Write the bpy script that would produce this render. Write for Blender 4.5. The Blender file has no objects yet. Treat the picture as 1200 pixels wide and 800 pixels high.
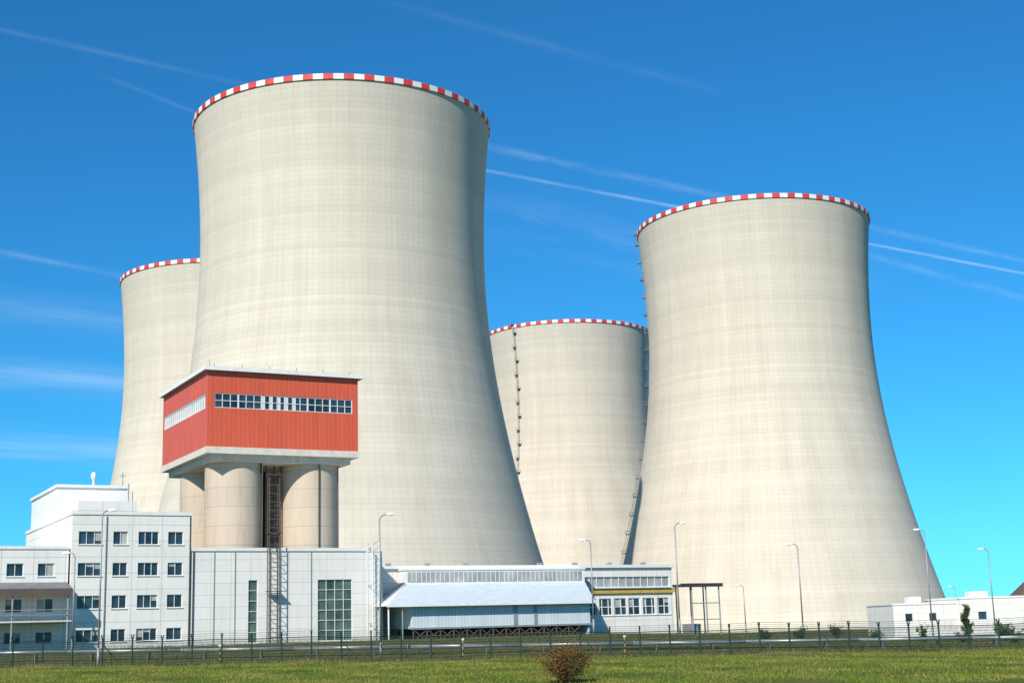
import bpy, math, random
import numpy as np
from mathutils import Vector, Matrix
random.seed(4); rng=np.random.default_rng(4)
scene=bpy.context.scene
COL=scene.collection
# ---------------------------------------------------------------- materials
def new_mat(name):
    m=bpy.data.materials.new(name); m.use_nodes=True
    nt=m.node_tree; b=nt.nodes["Principled BSDF"]
    return m,nt,b
def N(nt,t,**k):
    n=nt.nodes.new(t)
    for a,v in k.items(): setattr(n,a,v)
    return n
def math_n(nt,op,a,b=None,c=None):
    n=N(nt,"ShaderNodeMath",operation=op)
    for i,v in enumerate((a,b,c)):
        if v is None: continue
        if isinstance(v,(int,float)): n.inputs[i].default_value=v
        else: nt.links.new(v,n.inputs[i])
    return n.outputs[0]
def mixcol(nt,fac,a,b,mode='MIX'):
    n=N(nt,"ShaderNodeMix",data_type='RGBA',blend_type=mode)
    for s,v in ((n.inputs[0],fac),(n.inputs[6],a),(n.inputs[7],b)):
        if isinstance(v,(int,float)): s.default_value=v
        elif isinstance(v,tuple): s.default_value=(*v,1) if len(v)==3 else v
        else: nt.links.new(v,s)
    return n.outputs[2]
def noise(nt,vec,scale,detail=4,rough=.55):
    n=N(nt,"ShaderNodeTexNoise"); n.inputs['Scale'].default_value=scale
    n.inputs['Detail'].default_value=detail; n.inputs['Roughness'].default_value=rough
    if vec is not None: nt.links.new(vec,n.inputs['Vector'])
    return n.outputs['Fac']
def maprange(nt,v,a,b,c,d):
    n=N(nt,"ShaderNodeMapRange"); nt.links.new(v,n.inputs[0])
    for i,x in enumerate((a,b,c,d)): n.inputs[i+1].default_value=x
    return n.outputs[0]
def simple(name,col,rough=.7,metal=0.,var=.12,scale=1.2,dirt=None,bump=0.,spec=None):
    m,nt,b=new_mat(name)
    tc=N(nt,"ShaderNodeTexCoord")
    f=noise(nt,tc.outputs['Object'],scale,5)
    dark=tuple(c*(1-var*1.6) for c in col); lite=tuple(min(1,c*(1+var)) for c in col)
    f2=maprange(nt,f,.3,.7,0,1)
    c=mixcol(nt,f2,dark,lite)
    if dirt:
        mp=N(nt,"ShaderNodeMapping"); mp.inputs['Scale'].default_value=(1.6,1.6,.12)
        nt.links.new(tc.outputs['Object'],mp.inputs[0])
        d=noise(nt,mp.outputs[0],1.6,4)
        d=maprange(nt,d,.52,.8,0,dirt); c=mixcol(nt,d,c,(col[0]*.45,col[1]*.42,col[2]*.36))
    nt.links.new(c,b.inputs['Base Color'])
    b.inputs['Roughness'].default_value=rough; b.inputs['Metallic'].default_value=metal
    if spec is not None: b.inputs['Specular IOR Level'].default_value=spec
    if bump:
        bn=N(nt,"ShaderNodeBump"); bn.inputs['Strength'].default_value=bump; bn.inputs['Distance'].default_value=.05
        nt.links.new(noise(nt,tc.outputs['Object'],scale*8,4),bn.inputs['Height']); nt.links.new(bn.outputs[0],b.inputs['Normal'])
    return m
def panel_mat(name,col,pu,pz,line=.05,var=.05,dirt=.25,off=0.):
    """precast panels: joints in the local u+v / z directions"""
    m,nt,b=new_mat(name)
    tc=N(nt,"ShaderNodeTexCoord"); sp=N(nt,"ShaderNodeSeparateXYZ"); nt.links.new(tc.outputs['Object'],sp.inputs[0])
    uv=math_n(nt,'ADD',sp.outputs[0],sp.outputs[1])
    a=math_n(nt,'DIVIDE',uv,pu); z=math_n(nt,'DIVIDE',math_n(nt,'ADD',sp.outputs[2],off),pz)
    la=math_n(nt,'LESS_THAN',math_n(nt,'FRACT',a),line/pu)
    lz=math_n(nt,'LESS_THAN',math_n(nt,'FRACT',z),line/pz)
    l=math_n(nt,'MAXIMUM',la,lz)
    cb=N(nt,"ShaderNodeCombineXYZ"); nt.links.new(math_n(nt,'FLOOR',a),cb.inputs[0]); nt.links.new(math_n(nt,'FLOOR',z),cb.inputs[1])
    wn=N(nt,"ShaderNodeTexWhiteNoise"); nt.links.new(cb.outputs[0],wn.inputs['Vector'])
    c=mixcol(nt,wn.outputs['Value'],tuple(x*(1-var) for x in col),tuple(min(.9,x*(1+var)) for x in col))
    mp=N(nt,"ShaderNodeMapping"); mp.inputs['Scale'].default_value=(1.3,1.3,.15); nt.links.new(tc.outputs['Object'],mp.inputs[0])
    d=maprange(nt,noise(nt,mp.outputs[0],1.5,5),.5,.8,0,dirt)
    c=mixcol(nt,d,c,(col[0]*.5,col[1]*.47,col[2]*.42))
    c=mixcol(nt,math_n(nt,'MULTIPLY',l,.5),c,(.12,.115,.11))
    nt.links.new(c,b.inputs['Base Color']); b.inputs['Roughness'].default_value=.8
    return m
def rib_mat(name,col,pitch,depth=.4,metal=0,rough=.5,var=.06,dirt=.15):
    """vertical corrugated sheet"""
    m,nt,b=new_mat(name)
    tc=N(nt,"ShaderNodeTexCoord"); sp=N(nt,"ShaderNodeSeparateXYZ"); nt.links.new(tc.outputs['Object'],sp.inputs[0])
    uv=math_n(nt,'ADD',sp.outputs[0],sp.outputs[1]); fr=math_n(nt,'FRACT',math_n(nt,'DIVIDE',uv,pitch))
    l=math_n(nt,'LESS_THAN',fr,.3)
    mp=N(nt,"ShaderNodeMapping"); mp.inputs['Scale'].default_value=(1,1,.12); nt.links.new(tc.outputs['Object'],mp.inputs[0])
    f=maprange(nt,noise(nt,mp.outputs[0],1.2,5),.3,.7,0,1)
    c=mixcol(nt,f,tuple(x*(1-var*2) for x in col),tuple(x*(1+var) for x in col))
    c=mixcol(nt,math_n(nt,'MULTIPLY',l,.35),c,tuple(x*.45 for x in col))
    nt.links.new(c,b.inputs['Base Color']); b.inputs['Roughness'].default_value=rough; b.inputs['Metallic'].default_value=metal
    bn=N(nt,"ShaderNodeBump"); bn.inputs['Strength'].default_value=depth; bn.inputs['Distance'].default_value=.05
    nt.links.new(math_n(nt,'PINGPONG',fr,.5),bn.inputs['Height']); nt.links.new(bn.outputs[0],b.inputs['Normal'])
    return m
def tower_mat(name):
    m,nt,b=new_mat(name)
    tc=N(nt,"ShaderNodeTexCoord"); sp=N(nt,"ShaderNodeSeparateXYZ"); nt.links.new(tc.outputs['Object'],sp.inputs[0])
    ang=math_n(nt,'ARCTAN2',sp.outputs[1],sp.outputs[0])
    a=math_n(nt,'MULTIPLY',ang,160/(2*math.pi)); z=math_n(nt,'DIVIDE',sp.outputs[2],1.35)
    la=math_n(nt,'LESS_THAN',math_n(nt,'FRACT',a),.16); lz=math_n(nt,'LESS_THAN',math_n(nt,'FRACT',z),.2)
    cb=N(nt,"ShaderNodeCombineXYZ"); nt.links.new(math_n(nt,'FLOOR',a),cb.inputs[0])
    wn=N(nt,"ShaderNodeTexWhiteNoise"); nt.links.new(cb.outputs[0],wn.inputs['Vector'])
    cb2=N(nt,"ShaderNodeCombineXYZ"); nt.links.new(math_n(nt,'FLOOR',z),cb2.inputs[1])
    wn2=N(nt,"ShaderNodeTexWhiteNoise"); nt.links.new(cb2.outputs[0],wn2.inputs['Vector'])
    base=(.74,.655,.525)
    c=mixcol(nt,wn.outputs['Value'],tuple(x*.965 for x in base),tuple(x*1.015 for x in base))
    c=mixcol(nt,math_n(nt,'MULTIPLY',wn2.outputs['Value'],.19),c,(.42,.37,.29))
    # broad pour bands
    zb=N(nt,"ShaderNodeCombineXYZ"); nt.links.new(math_n(nt,'MULTIPLY',sp.outputs[2],.11),zb.inputs[2])
    bd=maprange(nt,noise(nt,zb.outputs[0],1.0,3,.6),.42,.66,0,.17); c=mixcol(nt,bd,c,(.42,.37,.29))
    # weather streaks running down, and broad stains
    mp=N(nt,"ShaderNodeMapping"); mp.inputs['Scale'].default_value=(.16,.16,.008); nt.links.new(tc.outputs['Object'],mp.inputs[0])
    s=maprange(nt,noise(nt,mp.outputs[0],1.0,7,.68),.44,.72,0,.36); c=mixcol(nt,s,c,(.45,.385,.295))
    s2=maprange(nt,noise(nt,tc.outputs['Object'],.02,5,.6),.4,.7,0,.2); c=mixcol(nt,s2,c,(.48,.43,.35))
    s3=maprange(nt,noise(nt,tc.outputs['Object'],.35,6,.7),.5,.8,0,.16); c=mixcol(nt,s3,c,(.42,.36,.28))
    # top lifts are a little greyer
    t=maprange(nt,sp.outputs[2],112,141,0,.28); c=mixcol(nt,t,c,(.45,.41,.35))
    c=mixcol(nt,math_n(nt,'MULTIPLY',la,.10),c,(.30,.265,.21)); c=mixcol(nt,math_n(nt,'MULTIPLY',lz,.10),c,(.30,.265,.21))
    nt.links.new(c,b.inputs['Base Color']); b.inputs['Roughness'].default_value=.9; b.inputs['Specular IOR Level'].default_value=.15
    return m
M={}
M['tower']=tower_mat("tower_concrete")
M['rim_red']=simple("rim_red_paint",(.70,.05,.038),.6,var=.15,scale=.4)
M['rim_white']=simple("rim_white_paint",(.82,.8,.77),.6,var=.05,scale=.4)
M['inner']=simple("tower_inner_concrete",(.35,.32,.27),.9)
M['panel']=panel_mat("white_panel",(.84,.80,.72),3.0,1.6,.05,.03,.25,off=.1)
M['panel2']=panel_mat("white_panel_low",(.84,.80,.72),2.1,1.2,.035,.03,.25)
M['white']=simple("white_paint",(.84,.82,.77),.6,var=.04,dirt=.2)
M['concrete']=simple("light_concrete",(.70,.64,.54),.85,var=.08,dirt=.3)
M['silo']=panel_mat("silo_concrete",(.58,.47,.35),40,2.2,.05,.03,.40)
M['red']=rib_mat("red_sheet",(.74,.12,.055),.55,.5)
M['blue']=rib_mat("pale_blue_sheet",(.68,.74,.74),.4,.4)
M['roofm']=rib_mat("pale_roof_sheet",(.70,.76,.76),.8,.3)
M['glass']=simple("window_glass",(.03,.055,.08),.12,var=.5,scale=.6,spec=.6)
M['blind']=simple("window_blind",(.42,.42,.38),.7,var=.2)
M['glassg']=simple("green_glass",(.10,.15,.12),.2,var=.4,scale=.5)
M['louvre']=simple("clerestory_panes",(.42,.42,.39),.4,var=.2,scale=.5)
M['frame']=simple("window_frame",(.76,.76,.73),.5,var=.03)
M['dark']=simple("dark_steel",(.05,.05,.05),.6)
M['ladder']=simple("ladder_steel",(.17,.16,.145),.6)
M['steel']=simple("galvanised_steel",(.36,.37,.37),.5,.3)
M['rust']=simple("brown_steel",(.13,.09,.07),.7)
M['roof']=simple("roof_felt",(.20,.20,.20),.9)
M['fence']=simple("green_fence_paint",(.008,.040,.028),.6)
M['yellow']=simple("yellow_paint",(.62,.40,.05),.5)
M['pipe']=simple("pipe_cladding",(.38,.40,.40),.4,.4)
M['lamp']=simple("lamp_glass",(.6,.6,.58),.3)
M['void']=simple("shadowed_interior",(.02,.02,.022),.9)  # near-black colour stands in for shade in open interiors and gaps
# ---------------------------------------------------------------- mesh builder
wr=random.Random(11)
class B:
    def __init__(s): s.v=[];s.f=[];s.m=[];s.mats=[]
    def mi(s,k):
        if k not in s.mats: s.mats.append(k)
        return s.mats.index(k)
    def add(s,vs,fs,k):
        o=len(s.v); s.v+= [tuple(x) for x in vs]; i=s.mi(k)
        for f in fs: s.f.append([o+j for j in f]); s.m.append(i)
    def box(s,x0,x1,y0,y1,z0,z1,k):
        vs=[(x,y,z) for z in(z0,z1) for y in(y0,y1) for x in(x0,x1)]
        s.add(vs,[(0,2,3,1),(4,5,7,6),(0,1,5,4),(2,6,7,3),(0,4,6,2),(1,3,7,5)],k)
    def rod(s,p,q,r,k,n=6,r2=None):
        p=Vector(p);q=Vector(q);d=(q-p); 
        if d.length<1e-6:return
        d.normalize(); a=d.orthogonal().normalized(); b=d.cross(a); r2=r if r2 is None else r2
        vs=[p+(a*math.cos(t)+b*math.sin(t))*r for t in[2*math.pi*i/n for i in range(n)]]
        vs+=[q+(a*math.cos(t)+b*math.sin(t))*r2 for t in[2*math.pi*i/n for i in range(n)]]
        s.add(vs,[(i,(i+1)%n,n+(i+1)%n,n+i) for i in range(n)]+[tuple(range(n))[::-1],tuple(range(n,2*n))],k)
    def wall(s,u0,u1,z0,z1,y0,y1,ops,k):
        """wall in the u-z plane with real openings (u0,u1,z0,z1)"""
        us=sorted({u0,u1,*[o[0] for o in ops],*[o[1] for o in ops]}); zs=sorted({z0,z1,*[o[2] for o in ops],*[o[3] for o in ops]})
        us=[u for u in us if u0<=u<=u1]; zs=[z for z in zs if z0<=z<=z1]
        for i in range(len(us)-1):
            for j in range(len(zs)-1):
                cu=(us[i]+us[i+1])/2; cz=(zs[j]+zs[j+1])/2
                if any(o[0]<cu<o[1] and o[2]<cz<o[3] for o in ops): continue
                s.box(us[i],us[i+1],y0,y1,zs[j],zs[j+1],k)
    def window(s,u0,u1,z0,z1,y,nu,nz,glass='glass',fr='frame',t=.06,sill=True):
        s.box(u0,u1,y+.19,y+.21,z0,z1,glass)
        for i in range(nu):
            if sill and glass=='glass' and wr.random()<.3:
                w=(u1-u0)/nu; s.box(u0+w*i+.03,u0+w*(i+1)-.03,y+.165,y+.185,z1-(z1-z0)*wr.choice((.3,.45,.7,.95)),z1-.01,'blind')
        for i in range(nu+1):
            c=u0+(u1-u0)*i/nu; c=min(max(c,u0+t/2),u1-t/2); s.box(c-t/2,c+t/2,y+.09,y+.157,z0,z1,fr)
        for i in range(nz+1):
            c=z0+(z1-z0)*i/nz; c=min(max(c,z0+t/2),z1-t/2); s.box(u0,u1,y+.085,y+.154,c-t/2,c+t/2,fr)
        if sill: s.box(u0-.08,u1+.08,y-.09,y+.083,z0-.07,z0-.002,fr)
    def obj(s,name,parent=None,smooth=False,loc=None,rot=0):
        me=bpy.data.meshes.new(name); me.from_pydata(s.v,[],s.f)
        for k in s.mats: me.materials.append(M[k])
        me.polygons.foreach_set("material_index",s.m)
        if smooth: me.polygons.foreach_set("use_smooth",[True]*len(s.f))
        me.update(); ob=bpy.data.objects.new(name,me); COL.objects.link(ob)
        if parent: ob.parent=parent
        if loc is not None: ob.location=loc; ob.rotation_euler=(0,0,rot)
        return ob
def empty(name,loc=(0,0,0),rot=0):
    e=bpy.data.objects.new(name,None); COL.objects.link(e); e.location=loc; e.rotation_euler=(0,0,rot); e.empty_display_size=2
    return e
def ss(t): t=np.clip(t,0,1); return t*t*(3-2*t)
def gz(x,y):
    x=np.asarray(x,float);y=np.asarray(y,float)
    zf=.55-.0095*np.clip(x,-80,80); zb=2.2*(1-ss((x-5)/55))
    z=zf*ss((y-40)/70)+(zb-zf)*ss((y-123)/14)
    z=z*(1-ss((y-200)/60))
    und=.07*np.sin(x*.31+1)*np.sin(y*.23)+.05*np.sin(x*.83+y*.4)
    return z+und*(np.abs(x)<200)*(y<121)*(y>5)
# ---------------------------------------------------------------- cooling towers
H,RA,HT,BL,RT=142.2,38.92,103.5,92.11,41.3
BU=(H-HT)/math.sqrt((RT/RA)**2-1)
def R(h): return RA*math.sqrt(1+((h-HT)/(BU if h>HT else BL))**2)
def ladder(b,az,z0=8,step=6.5):
    """service ladder with landings following the shell"""
    d=Vector((math.cos(az),math.sin(az),0)); t=Vector((-d.y,d.x,0))
    def P(h,off,s): return d*(R(h)+off)+t*s+Vector((0,0,h))
    h=z0; i=0
    while h<H-.5:
        h2=min(h+step,H)
        for s in(-.3,.3):
            b.rod(P(h,.5,s),P(h2,.5,s),.05,'ladder',4)
            b.rod(P(h,1.1,s),P(h2,1.1,s),.04,'ladder',4)
        o=.9 if i%2 else -.9
        p=[P(h2,.05,o*.5-.8),P(h2,.05,o*.5+.8),P(h2,1.4,o*.5+.8),P(h2,1.4,o*.5-.8)]
        b.add([x for x in p]+[x+Vector((0,0,.2)) for x in p],[(0,3,2,1),(4,5,6,7),(0,1,5,4),(1,2,6,5),(2,3,7,6),(3,0,4,7)],'ladder')
        q=[x+Vector((0,0,1.2)) for x in p]
        for m,n in((1,2),(2,3),(3,0)): b.rod(q[m],q[n],.05,'ladder',4); b.rod(p[m],q[m],.05,'ladder',4)
        h=h2;i+=1
BH=1.45
def tower(cx,cy,ladders):
    par=empty("cooling_tower",(cx,cy,0))
    n=192; zs=[.4+(H-BH-.4)*i/72 for i in range(73)]
    b=B(); vs=[]
    for z in zs:
        r=R(z)
        for i in range(n): a=2*math.pi*i/n; vs.append((r*math.cos(a),r*math.sin(a),z))
    fs=[(j*n+i,j*n+(i+1)%n,(j+1)*n+(i+1)%n,(j+1)*n+i) for j in range(len(zs)-1) for i in range(n)]
    b.add(vs,fs,'tower'); b.obj("shell",par,True)
    b=B(); vs=[]
    for z in zs+[H]:
        r=R(z)-(.9 if z>20 else 1.2)
        for i in range(n): a=2*math.pi*i/n; vs.append((r*math.cos(a),r*math.sin(a),z))
    fs=[(j*n+i,(j+1)*n+i,(j+1)*n+(i+1)%n,j*n+(i+1)%n) for j in range(len(zs)) for i in range(n)]
    b.add(vs,fs,'inner'); b.obj("inner_shell",par,True)
    # painted rim ring : alternating blocks
    b=B(); nb=100
    for k in range(nb):
        for h in range(2):
            a0=2*math.pi*(k+h/2)/nb; a1=2*math.pi*(k+(h+1)/2)/nb
            pts=[]
            for z,r in((H-BH,R(H-BH)+.0),(H-BH,R(H)+.22),(H,R(H)+.22),(H,R(H)-1.0)):
                pts.append([(r*math.cos(a),r*math.sin(a),z) for a in(a0,a1)])
            key='rim_red' if k%2 else 'rim_white'
            for q in range(3): b.add([pts[q][0],pts[q][1],pts[q+1][1],pts[q+1][0]],[(0,1,2,3)],key)
    b.obj("rim_band",par)
    # basin
    b=B()
    vs=[]
    for r,z in((R(0)+4,-.5),(R(0)+4,.8),(R(0)+3.5,.8),(R(0)+3.5,-.5)):
        vs+=[(r*math.cos(2*math.pi*i/96),r*math.sin(2*math.pi*i/96),z) for i in range(96)]
    b.add(vs,[(j*96+i,j*96+(i+1)%96,(j+1)*96+(i+1)%96,(j+1)*96+i) for j in range(3) for i in range(96)],'concrete')
    b.obj("basin_wall",par)
    b=B()
    phi=math.atan2(-cy,-cx)
    for l in ladders: ladder(b,phi-math.radians(l))
    if ladders: b.obj("service_ladder",par)
# ladder angle measured from the direction of the road side, positive toward west
tower(-46.0,376.4,[150])
tower(87.7,488.7,[87])
tower(26.6,674.2,[36])
tower(-114.7,550.0,[-40])
# ---------------------------------------------------------------- plant buildings (site grid turned 28 deg)
A=math.radians(28); U=Vector((math.cos(A),math.sin(A),0)); V=Vector((-math.sin(A),math.cos(A),0)); O=Vector((-33.5,145,0))
# office block
off=empty("office_building",O,A)
b=B(); ops=[]
zr=[(13.0,1.3),(9.9,1.3),(6.7,1.3),(3.45,1.2)]
cols=[(-1.6,1.55,2),(-4.35,2.05,3),(-7.15,1.45,2),(-10.1,2.3,3)]
for zi,(zc,hh) in enumerate(zr):
    for (uc,w,n) in cols: ops.append((uc-w/2,uc+w/2,zc-hh/2,zc+hh/2,n))
b.wall(-11.9,0,.5,15.3,0,.3,[o[:4] for o in ops],'panel')
b.box(-11.9,-11.6,.303,28,.5,15.3,'panel'); b.box(-.3,0,.303,28,.5,15.3,'panel'); b.box(-11.6,-.3,27.7,28,.5,15.3,'panel')
b.obj("walls",off)
b=B()
for o in ops: b.window(*o[:4],0,o[4],1)
b.obj("windows",off)
b=B(); b.box(-11.55,-.35,.35,27.6,14.9,15.0,'roof')
b.box(-12.0,.1,-.1,.32,15.302,15.65,'white'); b.box(-12.0,-11.6,.323,28.1,15.302,15.65,'white'); b.box(-.32,.1,.323,28.1,15.302,15.65,'white')
b.box(-11.5,-.35,.35,.8,2,2.05,'void'); b.obj("roof",off)
b=B(); b.box(-11.5,-4.2,11,27.5,15.01,19.1,'white'); b.box(-11.7,-4,10.8,27.7,19.102,19.4,'white')
b.box(-10.9,-5,2.5,10.99,15.01,16.9,'panel')
b.rod((-5.6,4,15),(-5.6,4,18.9),.06,'steel'); b.rod((-5.2,4,15),(-5.2,4,18.1),.05,'steel')
b.obj("penthouse",off)
b=B()
ic=bpy.data.meshes.new("dome"); import bmesh
bm=bmesh.new(); bmesh.ops.create_icosphere(bm,subdivisions=3,radius=.3); bm.to_mesh(ic); bm.free(); ic.materials.append(M['white'])
do=bpy.data.objects.new("radome",ic); COL.objects.link(do); do.parent=off; do.location=(-7.6,12,20.5); do.scale=(1,1,1.5)
b.rod((-7.6,12,19.3),(-7.6,12,20.2),.13,'frame'); b.rod((-4.5,12,19.3),(-4.5,12,21),.05,'steel'); b.rod((-4.8,12,20.6),(-4.2,12,20.6),.04,'steel'); b.obj("roof_antenna",off)
b=B(); b.rod((-.12,-.1,2),(-.12,-.1,15.2),.07,'dark')
b.rod((-8.6,-.1,2),(-8.6,-.1,15.2),.05,'steel')
b.obj("downpipe",off)
b=B()
for z in(4.9,8.3,11.5): b.box(-11.5,-.35,.35,6,z,z+.2,'concrete')
b.box(-11.5,-.35,6,6.2,1,14.8,'concrete'); b.obj("floors",off)
# west wing
wing=empty("office_wing",O+U*-12.1,A); b=B(); ops=[]
for z,hh in((9.9,1.25),(6.5,1.3),(3.4,1.15)):
    for uc in(-2.1,-5.0,-8.4,-11.4,-14.8,-18): ops.append((uc-.78,uc+.78,z-hh/2,z+hh/2,2))
b.wall(-22,0,.5,11.9,.3,.6,[o[:4] for o in ops],'panel'); b.box(-22,-21.7,.603,18,.5,11.9,'panel'); b.box(-21.7,0,17.7,18,.5,11.9,'panel')
b.obj("walls",wing); b=B()
for o in ops: b.window(*o[:4],.3,2,1)
b.obj("windows",wing); b=B(); b.box(-22.1,-.02,.2,18.1,11.902,12.2,'white'); b.obj("roof",wing)
b=B(); b.box(-22,-.05,-2.6,.298,7.6,7.8,'steel'); b.box(-22,-.05,-2.7,-2.602,7.35,8.0,'rust')
b.add([(-22,-2.55,7.802),(-.05,-2.55,7.802),(-.05,.29,8.7),(-22,.29,8.7)],[(0,1,2,3)],'roof')
for u in(-.4,-5.5,-11,-16,-21): b.rod((u,-2.4,1.2),(u,-2.4,7.6),.09,'steel')
b.box(-22,-.05,-2.5,.297,4.85,5.0,'concrete')
for z in(5.5,6.0): b.rod((-22,-2.5,z),(-.05,-2.5,z),.04,'steel')
b.obj("entrance_canopy",wing)
b=B(); b.box(-21.6,-.1,6,6.2,1,11.8,'concrete'); b.box(-21.6,-.1,.7,6,4.8,5,'concrete'); b.box(-21.6,-.1,.7,6,8.2,8.4,'concrete'); b.obj("floors",wing)
# filter hall (low white building below silos)
hall=empty("filter_hall",O,A); b=B(); ops=[(6.1,7.1,2.3,8.7),(13.7,17.6,2.3,8.7)]
b.wall(.02,21.1,.5,11.7,0,.3,ops,'panel2'); b.box(20.8,21.1,.303,11,.5,11.7,'panel2'); b.box(.02,20.8,10.7,11,.5,11.7,'panel2')
b.obj("walls",hall); b=B(); b.window(6.1,7.1,2.3,8.7,0,1,6,'glassg',sill=False); b.window(13.7,17.6,2.3,8.7,0,4,6,'glassg',sill=False); b.obj("windows",hall)
b=B(); b.box(.02,21.2,-.12,11.1,11.702,12.05,'white'); b.box(.4,20.9,.4,10.6,1.9,2.1,'void'); b.obj("roof",hall)
b=B()
for u in(.25,2.4,4.6,12.9,20.9): b.rod((u,-.1,2),(u,-.1,11.7),.06 if u<1 else .03,'dark' if u<1 else 'steel')
b.obj("downpipes",hall)
# free standing ladder mast
mast=B()
for (u,v) in((8.0,-1.0),(9.1,-1.0),(8.0,-.4),(9.1,-.4)): mast.rod((u,v,1.8),(u,v,19.8),.055,'rust')
z=2.4
while z<19.6:
    for p,q in(((8,-1.0),(9.1,-1.0)),((9.1,-1.0),(9.1,-.4)),((8,-.4),(9.1,-.4)),((8,-1.0),(8,-.4))):
        mast.rod((*p,z),(*q,z),.03,'rust',4)
    z+=.9
for z in(7.5,13.5,19.6): mast.box(7.8,9.3,-1.2,-.3,z,z+.06,'rust')
mast.obj("ladder_mast",None,loc=O,rot=A)
# pipe rack at the hall corner
pr=B()
for u in(18.9,19.5,20.3): pr.rod((u,-1.2,1.8),(u,-1.2,12.6),.08,'frame')
z=2.5
while z<12.5: pr.rod((18.9,-1.2,z),(20.3,-1.2,z),.04,'frame',4); pr.rod((19.5,-1.2,z),(20.3,-1.2,z+.5),.03,'steel',4); z+=.7
for z in(4,8,12): pr.rod((19.5,-1.2,z),(19.5,.0,z),.05,'steel',4)
pr.obj("pipe_rack",None,loc=O,rot=A)
# ---------------------------------------------------------------- red silo tower
C=Vector((-34.9,158,0)); sil=empty("silo_tower",C,A)
b=B(); W,D=18.3,20.5; z0,z1=24.2,33.0
fo=[(.8,17.6,28.7,30.4)]
b.wall(0,W,z0,z1,0,.25,fo,'red'); b.box(W-.25,W,.253,D,z0,z1,'red'); b.box(.25,W-.25,D-.25,D,z0,z1,'red')
for (v0,v1,a,c) in((.253,D,z0,28.7),(.253,D,30.4,z1),(.253,.9,28.7,30.4),(D-.6,D,28.7,30.4)): b.box(0,.25,v0,v1,a,c,'red')
b.obj("cladding",sil)
b=B(); n=18
b.box(.8,17.6,.17,.2,28.7,30.4,'glass')
for i in range(n+1):
    c=.8+16.8*i/n; w=.035 if i%3 else .09; b.box(c-w,c+w,.06,.165,28.7,30.4,'frame')
for z in(28.75,29.55,30.35): b.box(.8,17.6,.05,.16,z-.035,z+.035,'frame')
for i in(6,7,8,9,10): 
    c=.8+16.8*i/n; b.box(c+.07,c+.4,.10,.168,28.75,30.3,'frame')
b.box(.17,.2,.9,D-.6,28.7,30.4,'louvre')
for i in range(21):
    c=.9+(D-1.5)*i/20; b.box(.05,.165,c-.06,c+.06,28.7,30.4,'frame')
for z in(28.75,30.35): b.box(.04,.16,.9,D-.6,z-.05,z+.05,'frame')
b.obj("windows",sil)
b=B(); b.box(-.5,W+.5,-.5,D+.5,33.002,33.3,'steel'); b.box(-.56,W+.56,-.56,-.503,32.95,33.42,'white'); b.box(-.56,-.503,-.5,D+.5,32.95,33.42,'white'); b.box(W+.503,W+.56,-.5,D+.5,32.95,33.42,'white')
for i in range(6):
    u=.6+i*3.3; b.rod((u,-.3,33.3),(u,-.3,33.75),.05,'steel',4)
b.rod((.2,.2,33.3),(.2,.2,34.3),.04,'steel',4)
b.obj("roof",sil)
b=B(); b.box(-.12,W+.12,-.12,D+.12,23.45,24.198,'concrete'); b.box(.7,W-.7,.7,D-.7,22.7,23.448,'concrete'); b.obj("base_slab",sil)
b=B()
for cu in(4.5,13.8):
    for cv in(4.5,15.6):
        n=40; vs=[(cu+3.35*math.cos(2*math.pi*i/n),cv+3.35*math.sin(2*math.pi*i/n),z) for z in(1,22.698) for i in range(n)]
        b.add(vs,[(i,(i+1)%n,n+(i+1)%n,n+i) for i in range(n)],'silo')
so=b.obj("silos",sil,True)
b=B(); b.rod((6.9,1.75,2),(6.9,1.75,22.7),.12,'dark'); b.rod((13.75,1.0,2),(13.75,1.0,22.7),.07,'dark'); b.rod((16.6,2.3,2),(16.6,2.3,22.7),.08,'rust')
b.box(8.2,10.2,10,12,2,22.69,'void')  # not a pipe: dark block painting in the shade between the silos
for u in(8.3,9.3,10.1): b.rod((u,4.2,2),(u,4.2,22.7),.1,'rust')
z=12.5
while z<22: b.rod((8.3,4.2,z),(10.1,4.2,z),.06,'rust',4); z+=1.1
b.obj("pipes",sil)
# ---------------------------------------------------------------- long service building
lb=empty("service_building",O,A); b=B()
ops=[(49.3,62.0,4.25,6.3),(49.3,62.0,7.6,8.9)]
b.wall(23.1,62.4,.3,10,5,5.3,ops,'panel2'); b.box(62.1,62.4,5.303,17,.3,10,'panel2'); b.box(23.1,62.1,16.7,17,.3,10,'panel2'); b.box(23.1,23.4,5.303,16.7,.3,10,'panel2')
b.obj("walls",lb); b=B(); b.window(49.3,62.0,4.25,6.3,5,14,2,'glass',t=.1); b.window(49.3,62.0,7.6,8.9,5,12,1,'louvre',t=.1); 
for i in range(7): b.box(49.3+i*2.1-.18,49.3+i*2.1+.18,4.96,5.1,4.25,6.3,'white')
b.obj("windows",lb)
b=B(); b.box(22.9,62.7,4.7,17.2,10.002,10.35,'white'); b.box(49,62.6,4.75,4.998,6.9,7.25,'yellow'); b.box(49,62.6,4.72,4.998,7.3,7.42,'dark')
for u in range(25,62,5): b.box(u,u+.5,8,8.5,10.352,10.8,'steel')
b.obj("roof",lb)
# canopy on posts
b=B(); b.box(62.6,69.0,3.5,7.5,7.6,7.85,'dark'); b.box(62.6,69.0,3.4,3.498,7.5,7.95,'dark')
for u in(64.4,66.6,68.6):
    for v in(3.8,7.2): b.rod((u,v,.8),(u,v,7.6),.1,'steel')
b.rod((64.4,3.8,5.5),(68.6,3.8,5.5),.06,'steel'); b.rod((64.4,3.8,3.5),(68.6,3.8,3.5),.06,'steel')
b.box(64.3,66,4.4,6,.8,3.0,'steel')
b.obj("loading_canopy",None,loc=O,rot=A)
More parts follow.
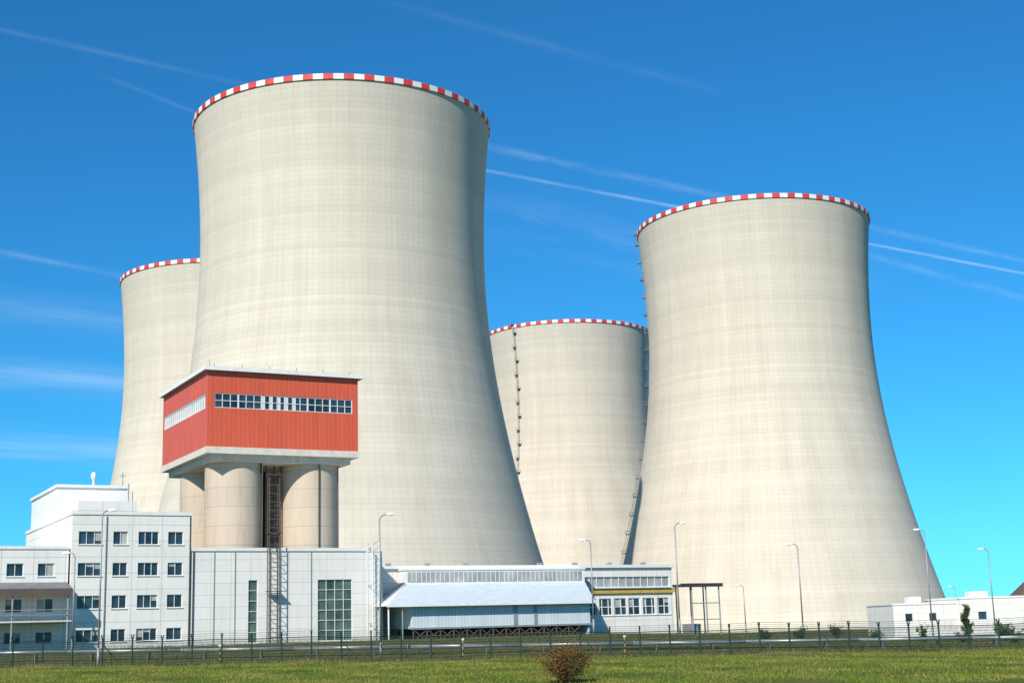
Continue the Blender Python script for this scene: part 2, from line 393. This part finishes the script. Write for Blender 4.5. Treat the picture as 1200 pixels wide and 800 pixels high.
# corrugated shed with clerestory
sh=empty("corrugated_shed",O,A); b=B()
e0,e1,r0,r1=19.9,45.7,25.1,48.5
b.add([(e0,-4,5.72),(e1,-4,5.72),(r1,3,8.25),(r0,3,8.25)],[(0,1,2,3)],'roofm')
b.add([(e0,-4,5.60),(e1,-4,5.60),(r1,3,8.1),(r0,3,8.1)],[(3,2,1,0)],'dark')
b.add([(e0,-4,5.60),(e1,-4,5.60),(e1,-4,5.72),(e0,-4,5.72)],[(0,1,2,3)],'white')
b.add([(e0,-4,5.72),(r0,3,8.25),(e0+.5,3.0,5.72)],[(0,1,2)],'white')
b.add([(e1,-4,5.72),(r1,3,8.25),(e1,3.0,5.72)],[(0,2,1)],'white')
b.obj("lean_to_roof",sh); b=B()
b.box(r0,r1,3.01,4.7,8.1,9.75,'white'); b.box(r0-.1,r1+.1,2.9,4.8,9.752,9.95,'white'); b.obj("clerestory_wall",sh)
b=B(); 
for i in range(13):
    a=r0+.3+i*(r1-r0-.6)/13; w=(r1-r0-.6)/13-.15; b.box(a,a+w,2.95,3.008,8.45,9.55,'louvre')
    for k in(1,2): b.box(a+w*k/3-.03,a+w*k/3+.03,2.91,2.948,8.45,9.55,'frame')
b.obj("clerestory_windows",sh)
b=B(); b.box(23.2,45.4,-3.1,-2.9,3.3,5.75,'blue'); b.box(23.2,23.4,-2.898,3,3.3,6.2,'blue'); b.box(45.2,45.4,-2.898,3,1.8,6.2,'blue'); b.box(23.0,45.6,-3.2,-3.102,3.2,3.4,'steel')
for (a,c) in((35.5,36.0),(38.1,38.5)): b.box(a,c,-3.16,-3.101,3.45,5.6,'steel')
b.obj("walls",sh)
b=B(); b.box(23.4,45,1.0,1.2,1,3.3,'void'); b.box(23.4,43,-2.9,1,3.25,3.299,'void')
u=23.4; k=0
while u<43.5:
    b.rod((u,-3,1.2),(u,-3,3.25),.09,'rust'); 
    b.rod((u,-3,3.2),(u+1.6,-3,1.9),.07,'rust',4); b.rod((u,-3,1.9),(u+1.6,-3,3.2),.07,'rust',4)
    u+=1.6
b.rod((23.4,-3,2.5),(43.4,-3,2.5),.06,'rust'); b.rod((20.3,-3.6,1.6),(20.3,-3.6,5.7),.09,'white'); b.rod((21.9,-3.6,1.6),(21.9,-3.6,5.7),.07,'steel')
b.box(20.4,23.0,2.6,2.9,1.5,5.7,'steel')
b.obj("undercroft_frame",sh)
# ---------------------------------------------------------------- distant white building to the east
ea=empty("gatehouse_building",(60,230,0),math.radians(6)); b=B()
b.wall(0,11,-.5,5.0,0,.3,[(2,3.2,2.4,3.6),(6,7.2,2.4,3.6)],'panel2'); b.box(0,.3,.303,12,-.5,5,'panel2'); 
b.wall(11.003,60,-.5,5.7,-.5,-.2,[(23,26,.2,3.4),(31,36,2.2,3.4),(14,15.4,2.4,3.6)],'panel2'); b.box(11.003,11.3,-.197,14,-.5,5.7,'panel2'); b.obj("walls",ea)
b=B(); b.box(2,3.2,.2,.25,2.4,3.6,'glass'); b.box(6,7.2,.2,.25,2.4,3.6,'glass'); b.box(23,26,-.3,-.25,.2,3.4,'louvre'); b.box(31,36,-.3,-.25,2.2,3.4,'glass'); b.box(14,15.4,-.3,-.25,2.4,3.6,'glass'); b.obj("windows",ea)
b=B(); b.box(-.1,11,-.1,12.1,5.002,5.25,'white'); b.box(10.9,60.1,-.6,14.1,5.702,6.0,'white'); b.box(4,6,3,5,5.26,6.3,'white'); b.box(14,17,2,4,6.01,6.9,'white')
b.add([(21.5,-.6,6.01),(26,-.6,6.01),(26,4,6.01),(21.5,4,6.01),(23.7,1.7,8.6)],[(0,1,4),(1,2,4),(2,3,4),(3,0,4)],'rust'); b.obj("roof",ea)
# ---------------------------------------------------------------- security fence
b=B(); FY=120
x=-75; k=0
while x<=80:
    z=float(gz(x,FY))-.1
    b.rod((x,FY,z),(x,FY,z+2.15),.07,'fence',6)
    b.rod((x,FY,z+2.12),(x,FY-.38,z+2.62),.055,'fence',4); b.rod((x,FY,z+2.12),(x,FY+.38,z+2.62),.055,'fence',4)
    if k%8==0: b.rod((x,FY,z+1.9),(x+1.6,FY,z+.1),.045,'fence',4)
    x+=2.5;k+=1
fe=empty("security_fence",(0,0,0)); b.obj("posts",fe)
b=B(); xs=[-75+2.5*i for i in range(63)]
for i in range(62):
    a,c=xs[i],xs[i+1]; za,zc=float(gz(a,FY)),float(gz(c,FY))
    for h in(.08,.3,.52,.74,.96,1.18,1.4,1.62,1.84,2.03): b.rod((a,FY,za+h),(c,FY,zc+h),.019 if h not in(.08,2.03) else .038,'fence',3)
    for t in(.33,.66,1.0):
        for s in(-1,1): b.rod((a,FY+s*.38*t,za+2.02+.5*t),(c,FY+s*.38*t,zc+2.02+.5*t),.012,'fence',3)
    for j in range(1,25):
        q=j/25; x=a+(c-a)*q; z=za+(zc-za)*q; b.box(x-.013,x+.013,FY-.006,FY+.006,z+.05,z+2.03,'fence')
b.obj("wire_mesh",fe)
# ---------------------------------------------------------------- overland pipeline
b=B(); pe=empty("overland_pipeline",(0,0,0))
def pz(x): return 2.2-.0125*(x+50)
x=-70
while x<90:
    b.rod((x,127,pz(x)),(x+10,127,pz(x+10)),.16,'pipe',12); b.rod((x,127,pz(x)),(x+.12,127,pz(x)),.22,'steel',12)
    if x>-8: b.rod((x,127.6,pz(x)-.05),(x+10,127.6,pz(x+10)-.05),.12,'pipe',10)
    x+=10
b.obj("pipes",pe,True); b=B(); x=-68
while x<90:
    g=float(gz(x,127)); b.box(x-.05,x+.05,126.9,127.7,g-.3,pz(x)-.17,'ladder'); x+=5
b.obj("supports",pe)
# ---------------------------------------------------------------- street lamps
def lamp(x,y,top,side=1,arm=.9):
    g=float(gz(x,y))-.1; par=empty("street_lamp",(x,y,g)); h=top-g
    b=B(); b.rod((0,0,0),(0,0,1.6),.11,'steel',10); b.rod((0,0,1.6),(0,0,h-.5),.085,'steel',10,.055)
    pts=[Vector((side*arm*(1-math.cos(t)),0,h-.5+.5*math.sin(t))) for t in[i*math.pi/2/5 for i in range(6)]]
    for p,q in zip(pts,pts[1:]): b.rod(p,q,.05,'steel',8)
    b.obj("pole",par,True)
    b=B(); e=pts[-1]; hv=[]
    for (dx,w,hh) in((0,.08,.06),(.15,.16,.12),(.5,.17,.13),(.75,.06,.05)):
        X=e.x+side*dx; hv+=[(X,-w,e.z-hh*.4),(X,w,e.z-hh*.4),(X,w*.7,e.z+hh),(X,-w*.7,e.z+hh)]
    fs=[(4*j+i,4*j+(i+1)%4,4*j+4+(i+1)%4,4*j+4+i) for j in range(3) for i in range(4)]+[(0,1,2,3),(15,14,13,12)]
    b.add(hv,fs,'frame'); b.box(min(e.x+side*.2,e.x+side*.55),max(e.x+side*.2,e.x+side*.55),-.12,.12,e.z-.12,e.z-.055,'lamp'); b.obj("lamp_head",par)
lamp(-34.9,118.5,13.7,1,.5); lamp(-11.9,122,13.0,1,.6); lamp(7.2,140,11.4,-1,.4); lamp(15.6,140,12.8,1,.5)
lamp(29.6,150,10.95,-1,.5); lamp(31.5,200,8.1,-1,.5); lamp(46,160,12.7,-1,.5); lamp(56.3,170,10.8,-1,.5); lamp(77,252,8.2,-1,.5); lamp(-41,131,11.0,-1,.4)
lamp(68.5,190,6.5,1,.4)
# ---------------------------------------------------------------- marker posts (yellow/black) near the fence
def marker(x,y,h):
    g=float(gz(x,y)); b=B(); n=6
    for i in range(n): b.rod((x,y,g+h*i/n),(x,y,g+h*(i+1)/n),.06,'yellow' if i%2 else 'dark',8)
    b.box(x-.12,x+.12,y-.02,y+.02,g+h,g+h+.2,'white'); b.obj("marker_post")
marker(-5,124,1.5); marker(9,124,1.5); marker(-26,124,1.4)
# ---------------------------------------------------------------- ground
def axis(lo,hi,step,far_lo,far_hi):
    a=list(np.arange(lo,hi+.1,step)); s=step
    while a[-1]<far_hi: s*=1.35; a.append(a[-1]+s)
    s=step; pre=[]; c=lo
    while c>far_lo: s*=1.35; c-=s; pre.append(c)
    return np.array(pre[::-1]+a)
gx=axis(-110,110,1.5,-12000,12000); gy=axis(-10,262,1.5,-2500,14000)
XX,YY=np.meshgrid(gx,gy); ZZ=gz(XX,YY)
me=bpy.data.meshes.new("ground"); nx,ny=len(gx),len(gy)
vv=np.stack([XX,YY,ZZ],-1).reshape(-1,3)
ff=[(j*nx+i,j*nx+i+1,(j+1)*nx+i+1,(j+1)*nx+i) for j in range(ny-1) for i in range(nx-1)]
me.from_pydata(vv.tolist(),[],ff); me.polygons.foreach_set("use_smooth",[True]*len(ff))
m,nt,bs=new_mat("grass_ground"); tc=N(nt,"ShaderNodeTexCoord"); ov=tc.outputs['Object']
sp=N(nt,"ShaderNodeSeparateXYZ"); nt.links.new(ov,sp.inputs[0])
n1=maprange(nt,noise(nt,ov,.25,6,.65),.4,.62,0,1); n2=maprange(nt,noise(nt,ov,3,6,.7),.35,.65,0,1)
c=mixcol(nt,n1,(.085,.135,.014),(.18,.175,.035)); c=mixcol(nt,math_n(nt,'MULTIPLY',n2,.45),c,(.035,.055,.012))
dry=maprange(nt,math_n(nt,'ADD',sp.outputs[1],math_n(nt,'MULTIPLY',noise(nt,ov,.15,4),16)),116,124,0,1)
c=mixcol(nt,math_n(nt,'MULTIPLY',dry,.75),c,(.10,.09,.035))
nt.links.new(c,bs.inputs['Base Color']); bs.inputs['Roughness'].default_value=.95; bs.inputs['Specular IOR Level'].default_value=.1
bn=N(nt,"ShaderNodeBump"); bn.inputs['Strength'].default_value=.8; bn.inputs['Distance'].default_value=.15
nt.links.new(noise(nt,ov,4,6,.7),bn.inputs['Height']); nt.links.new(bn.outputs[0],bs.inputs['Normal'])
me.materials.append(m); go=bpy.data.objects.new("ground",me); COL.objects.link(go)
# ---------------------------------------------------------------- grass blades (one mesh)
def leaf_mat(name,c0,c1,c2,sc=.35):
    m,nt,bs=new_mat(name); ge=N(nt,"ShaderNodeNewGeometry"); tc=N(nt,"ShaderNodeTexCoord")
    c=mixcol(nt,ge.outputs['Random Per Island'],c0,c1)
    f=maprange(nt,noise(nt,tc.outputs['Object'],sc,5,.6),.42,.60,0,1); c=mixcol(nt,math_n(nt,'MULTIPLY',f,.8),c,c2)
    nt.links.new(c,bs.inputs['Base Color']); bs.inputs['Roughness'].default_value=.7; bs.inputs['Specular IOR Level'].default_value=.2
    return m
M['grass']=leaf_mat("grass_blades",(.065,.125,.010),(.17,.225,.022),(.27,.235,.05),.22)
M['drygrass']=leaf_mat("dry_grass_blades",(.10,.10,.03),(.24,.18,.07),(.09,.12,.022))
M['leaf']=leaf_mat("shrub_leaves",(.03,.05,.012),(.08,.11,.03),(.12,.11,.03))
M['brownleaf']=leaf_mat("dry_shrub_leaves",(.12,.055,.018),(.24,.12,.03),(.10,.09,.025))
M['bark']=simple("bark",(.09,.065,.045),.9)
def blades(name,n,y0,y1,hmin,hmax,w,key,keep=None):
    y=y0+(y1-y0)*rng.random(n); x=(rng.random(n)*2-1)*(.40*y+6)
    if keep is not None: k=keep(x,y); x=x[k];y=y[k]; n=len(x)
    z=gz(x,y)-.02; a=rng.random(n)*6.283; h=hmin+(hmax-hmin)*rng.random(n)**2; ww=w*(.6+.8*rng.random(n))
    dx=np.cos(a)*ww; dy=np.sin(a)*ww*.4; lx=(rng.random(n)-.5)*h*.9; ly=(rng.random(n)-.5)*h*.9
    v=np.stack([np.stack([x-dx,y-dy,z],-1),np.stack([x+dx,y+dy,z],-1),np.stack([x+lx,y+ly,z+h],-1)],1).reshape(-1,3)
    me=bpy.data.meshes.new(name); me.vertices.add(3*n); me.vertices.foreach_set("co",v.ravel()); me.loops.add(3*n); me.loops.foreach_set("vertex_index",np.arange(3*n))
    me.polygons.add(n); me.polygons.foreach_set("loop_start",np.arange(n)*3); me.polygons.foreach_set("loop_total",np.full(n,3)); me.update(calc_edges=True)
    me.materials.append(M[key]); o=bpy.data.objects.new(name,me); COL.objects.link(o)
patch=lambda x,y: (np.sin(x*.45+2)*np.sin(y*.33+x*.1)+rng.random(len(x))*.9)>-.1
blades("meadow_grass",150000,64,118,.04,.2,.035,'grass',patch)
blades("dry_grass",45000,111,138,.08,.40,.03,'drygrass')
blades("dry_grass",14000,70,118,.12,.34,.02,'drygrass',lambda x,y:(np.sin(x*.27)*np.sin(y*.4+x*.2)+rng.random(len(x))*.5)>.35)
# ---------------------------------------------------------------- shrubs and trees
def plant(name,x,y,h,w,key,nl,leaf=.12,trunk=.06,base=.0,col=False):
    g=float(gz(x,y))-.05; par=empty(name,(x,y,g)); b=B(); tips=[]
    nb=14 if base<.5 else 22
    if name=="dry_bush": nb=34
    if base>0 or col: b.rod((0,0,0),(0,0,h*.85),trunk,'bark',7,trunk*.25)
    for i in range(nb):
        a=random.random()*6.28; 
        if col: zz=h*(.15+.7*i/nb); p=Vector((0,0,zz)); rr=w*(1-.75*(i/nb))*random.uniform(.5,1); q=p+Vector((math.cos(a)*rr,math.sin(a)*rr,h*.12))
        else: p=Vector((0,0,base)); q=Vector((math.cos(a)*w*random.uniform(.2,1),math.sin(a)*w*random.uniform(.2,1),h*random.uniform(.45,1)))
        b.rod(p,q,trunk*.45,'bark',5,trunk*.12); tips.append((p,q))
        for j in range(3):
            t=random.uniform(.4,.9); s=p.lerp(q,t); e=s+Vector((random.uniform(-1,1),random.uniform(-1,1),random.uniform(.2,1)))*w*.35; b.rod(s,e,trunk*.2,'bark',4,trunk*.08); tips.append((s,e))
    b.obj("limbs",par); b=B()
    for i in range(nl):
        p,q=random.choice(tips); c=p.lerp(q,random.uniform(.15,1.1))+Vector((random.gauss(0,1),random.gauss(0,1),random.gauss(0,1)))*w*.11
        if c.z<.02:c.z=.03
        d=Vector((random.gauss(0,1),random.gauss(0,1),random.gauss(0,1))).normalized(); e=d.orthogonal().normalized(); s=leaf*random.uniform(.5,1.2)
        b.add([c-d*s,c+e*s*.5,c+d*s,c-e*s*.5],[(0,1,2,3)],key)
    b.obj("foliage",par)
plant("dry_bush",2.3,74,1.85,1.8,'brownleaf',8500,.055,.05)
plant("small_tree",53,170,4.3,1.0,'leaf',2600,.13,.09,.5,True)
plant("shrub",56.8,168,2.2,1.3,'leaf',1700,.13)
plant("shrub",61.5,172,1.9,1.5,'leaf',1700,.13)
for (x,y,h,w) in((26,133,1.3,.9),(29.5,134,1.5,.8),(33,133,1.2,.9),(22.5,132,1.1,.7),(37.5,134,1.6,.6),(41,133,1.2,1.),(46,134,1.3,.9)):
    plant("shrub",x,y,h,w,'leaf',700,.10,.04)
# ---------------------------------------------------------------- contrails and cirrus, real sheets at 3 km
def contrail(name,p,q,w,dens,scale,thr):
    p=Vector((*p,3000));q=Vector((*q,3000)); d=(q-p); L=d.length; ang=math.atan2(d.y,d.x)
    me=bpy.data.meshes.new(name); me.from_pydata([(0,-w/2,0),(L,-w/2,0),(L,w/2,0),(0,w/2,0)],[],[(0,1,2,3)])
    m=bpy.data.materials.new(name+"_vapour"); m.use_nodes=True; nt=m.node_tree; nt.nodes.clear()
    out=N(nt,"ShaderNodeOutputMaterial"); tr=N(nt,"ShaderNodeBsdfTransparent"); tl=N(nt,"ShaderNodeBsdfTranslucent"); tl.inputs[0].default_value=(.85,.93,.97,1)
    mx=N(nt,"ShaderNodeMixShader"); tc=N(nt,"ShaderNodeTexCoord"); sp=N(nt,"ShaderNodeSeparateXYZ"); nt.links.new(tc.outputs['Object'],sp.inputs[0])
    e=math_n(nt,'SUBTRACT',1,math_n(nt,'ABSOLUTE',math_n(nt,'DIVIDE',sp.outputs[1],w/2))); e=math_n(nt,'POWER',math_n(nt,'MAXIMUM',e,0),1.6)
    f=math_n(nt,'DIVIDE',sp.outputs[0],L); ends=math_n(nt,'MINIMUM',math_n(nt,'MULTIPLY',math_n(nt,'PINGPONG',f,.5),7),1)
    mp=N(nt,"ShaderNodeMapping"); mp.inputs['Scale'].default_value=(scale*.25,scale,1); nt.links.new(tc.outputs['Object'],mp.inputs[0])
    nn=maprange(nt,noise(nt,mp.outputs[0],1,6,.65),thr,.75,.05,1)
    al=math_n(nt,'MULTIPLY',math_n(nt,'MULTIPLY',math_n(nt,'MULTIPLY',e,ends),nn),dens)
    nt.links.new(al,mx.inputs[0]); nt.links.new(tr.outputs[0],mx.inputs[1]); nt.links.new(tl.outputs[0],mx.inputs[2]); nt.links.new(mx.outputs[0],out.inputs[0])
    me.materials.append(m); o=bpy.data.objects.new(name,me); COL.objects.link(o); o.location=p; o.rotation_euler=(0,0,ang)
contrail("contrail",(-700,8555),(5600,12940),110,.55,.006,.3)
contrail("contrail",(-700,8065),(5200,12330),230,.20,.006,.38)
contrail("contrail",(-2900,6250),(-1250,7480),130,.10,.006,.35)
contrail("contrail",(-700,6250),(1300,7700),180,.06,.006,.35)
contrail("contrail",(-4600,9900),(-3000,11740),320,.18,.005,.35)
contrail("contrail",(2700,11170),(5600,13870),260,.16,.005,.38)
contrail("contrail",(-2200,7120),(-1650,8000),90,.09,.006,.3)
contrail("cirrus_cloud",(-9500,13500),(-2500,17900),3400,.32,.0011,.36)
contrail("cirrus_cloud",(-12000,19000),(-3500,25000),6500,.34,.0008,.36)
contrail("cirrus_cloud",(-7500,10500),(-2500,14200),2600,.14,.0014,.36)
contrail("cirrus_cloud",(-500,9500),(3500,13500),2200,.12,.0016,.45)
# ---------------------------------------------------------------- light
EL,AZ=36,23
sd=Vector((-math.sin(math.radians(AZ))*math.cos(math.radians(EL)),-math.cos(math.radians(AZ))*math.cos(math.radians(EL)),math.sin(math.radians(EL))))
su=bpy.data.lights.new("sun","SUN"); su.energy=5.0; su.angle=math.radians(.5); su.color=(1,.955,.87)
so=bpy.data.objects.new("sun",su); COL.objects.link(so); so.rotation_euler=sd.to_track_quat('Z','Y').to_euler(); so.location=(0,0,300)
w=bpy.data.worlds.new("World"); scene.world=w; w.use_nodes=True; nt=w.node_tree; bg=nt.nodes["Background"]
sk=N(nt,"ShaderNodeTexSky"); sk.sky_type='NISHITA'; sk.sun_disc=False; sk.sun_elevation=math.radians(EL); sk.sun_rotation=math.radians(180+AZ)
sk.air_density=1.0; sk.dust_density=.1; sk.ozone_density=3.0; sk.altitude=500
tint=mixcol(nt,1.0,sk.outputs[0],(.20,.93,1.36),'MULTIPLY')
nt.links.new(tint,bg.inputs[0]); bg.inputs[1].default_value=.1
# ---------------------------------------------------------------- camera
cd=bpy.data.cameras.new("camera"); cd.sensor_width=36; cd.lens=1643.7/1200*36; cd.clip_start=.5; cd.clip_end=60000
co=bpy.data.objects.new("camera",cd); COL.objects.link(co)
co.matrix_world=Matrix.Translation((0,0,3))@Matrix.Rotation(math.radians(90+11.557),4,'X')@Matrix.Rotation(math.radians(-1.621),4,'Z')
scene.camera=co
scene.view_settings.view_transform='Standard'; scene.view_settings.look='None'; scene.view_settings.exposure=0
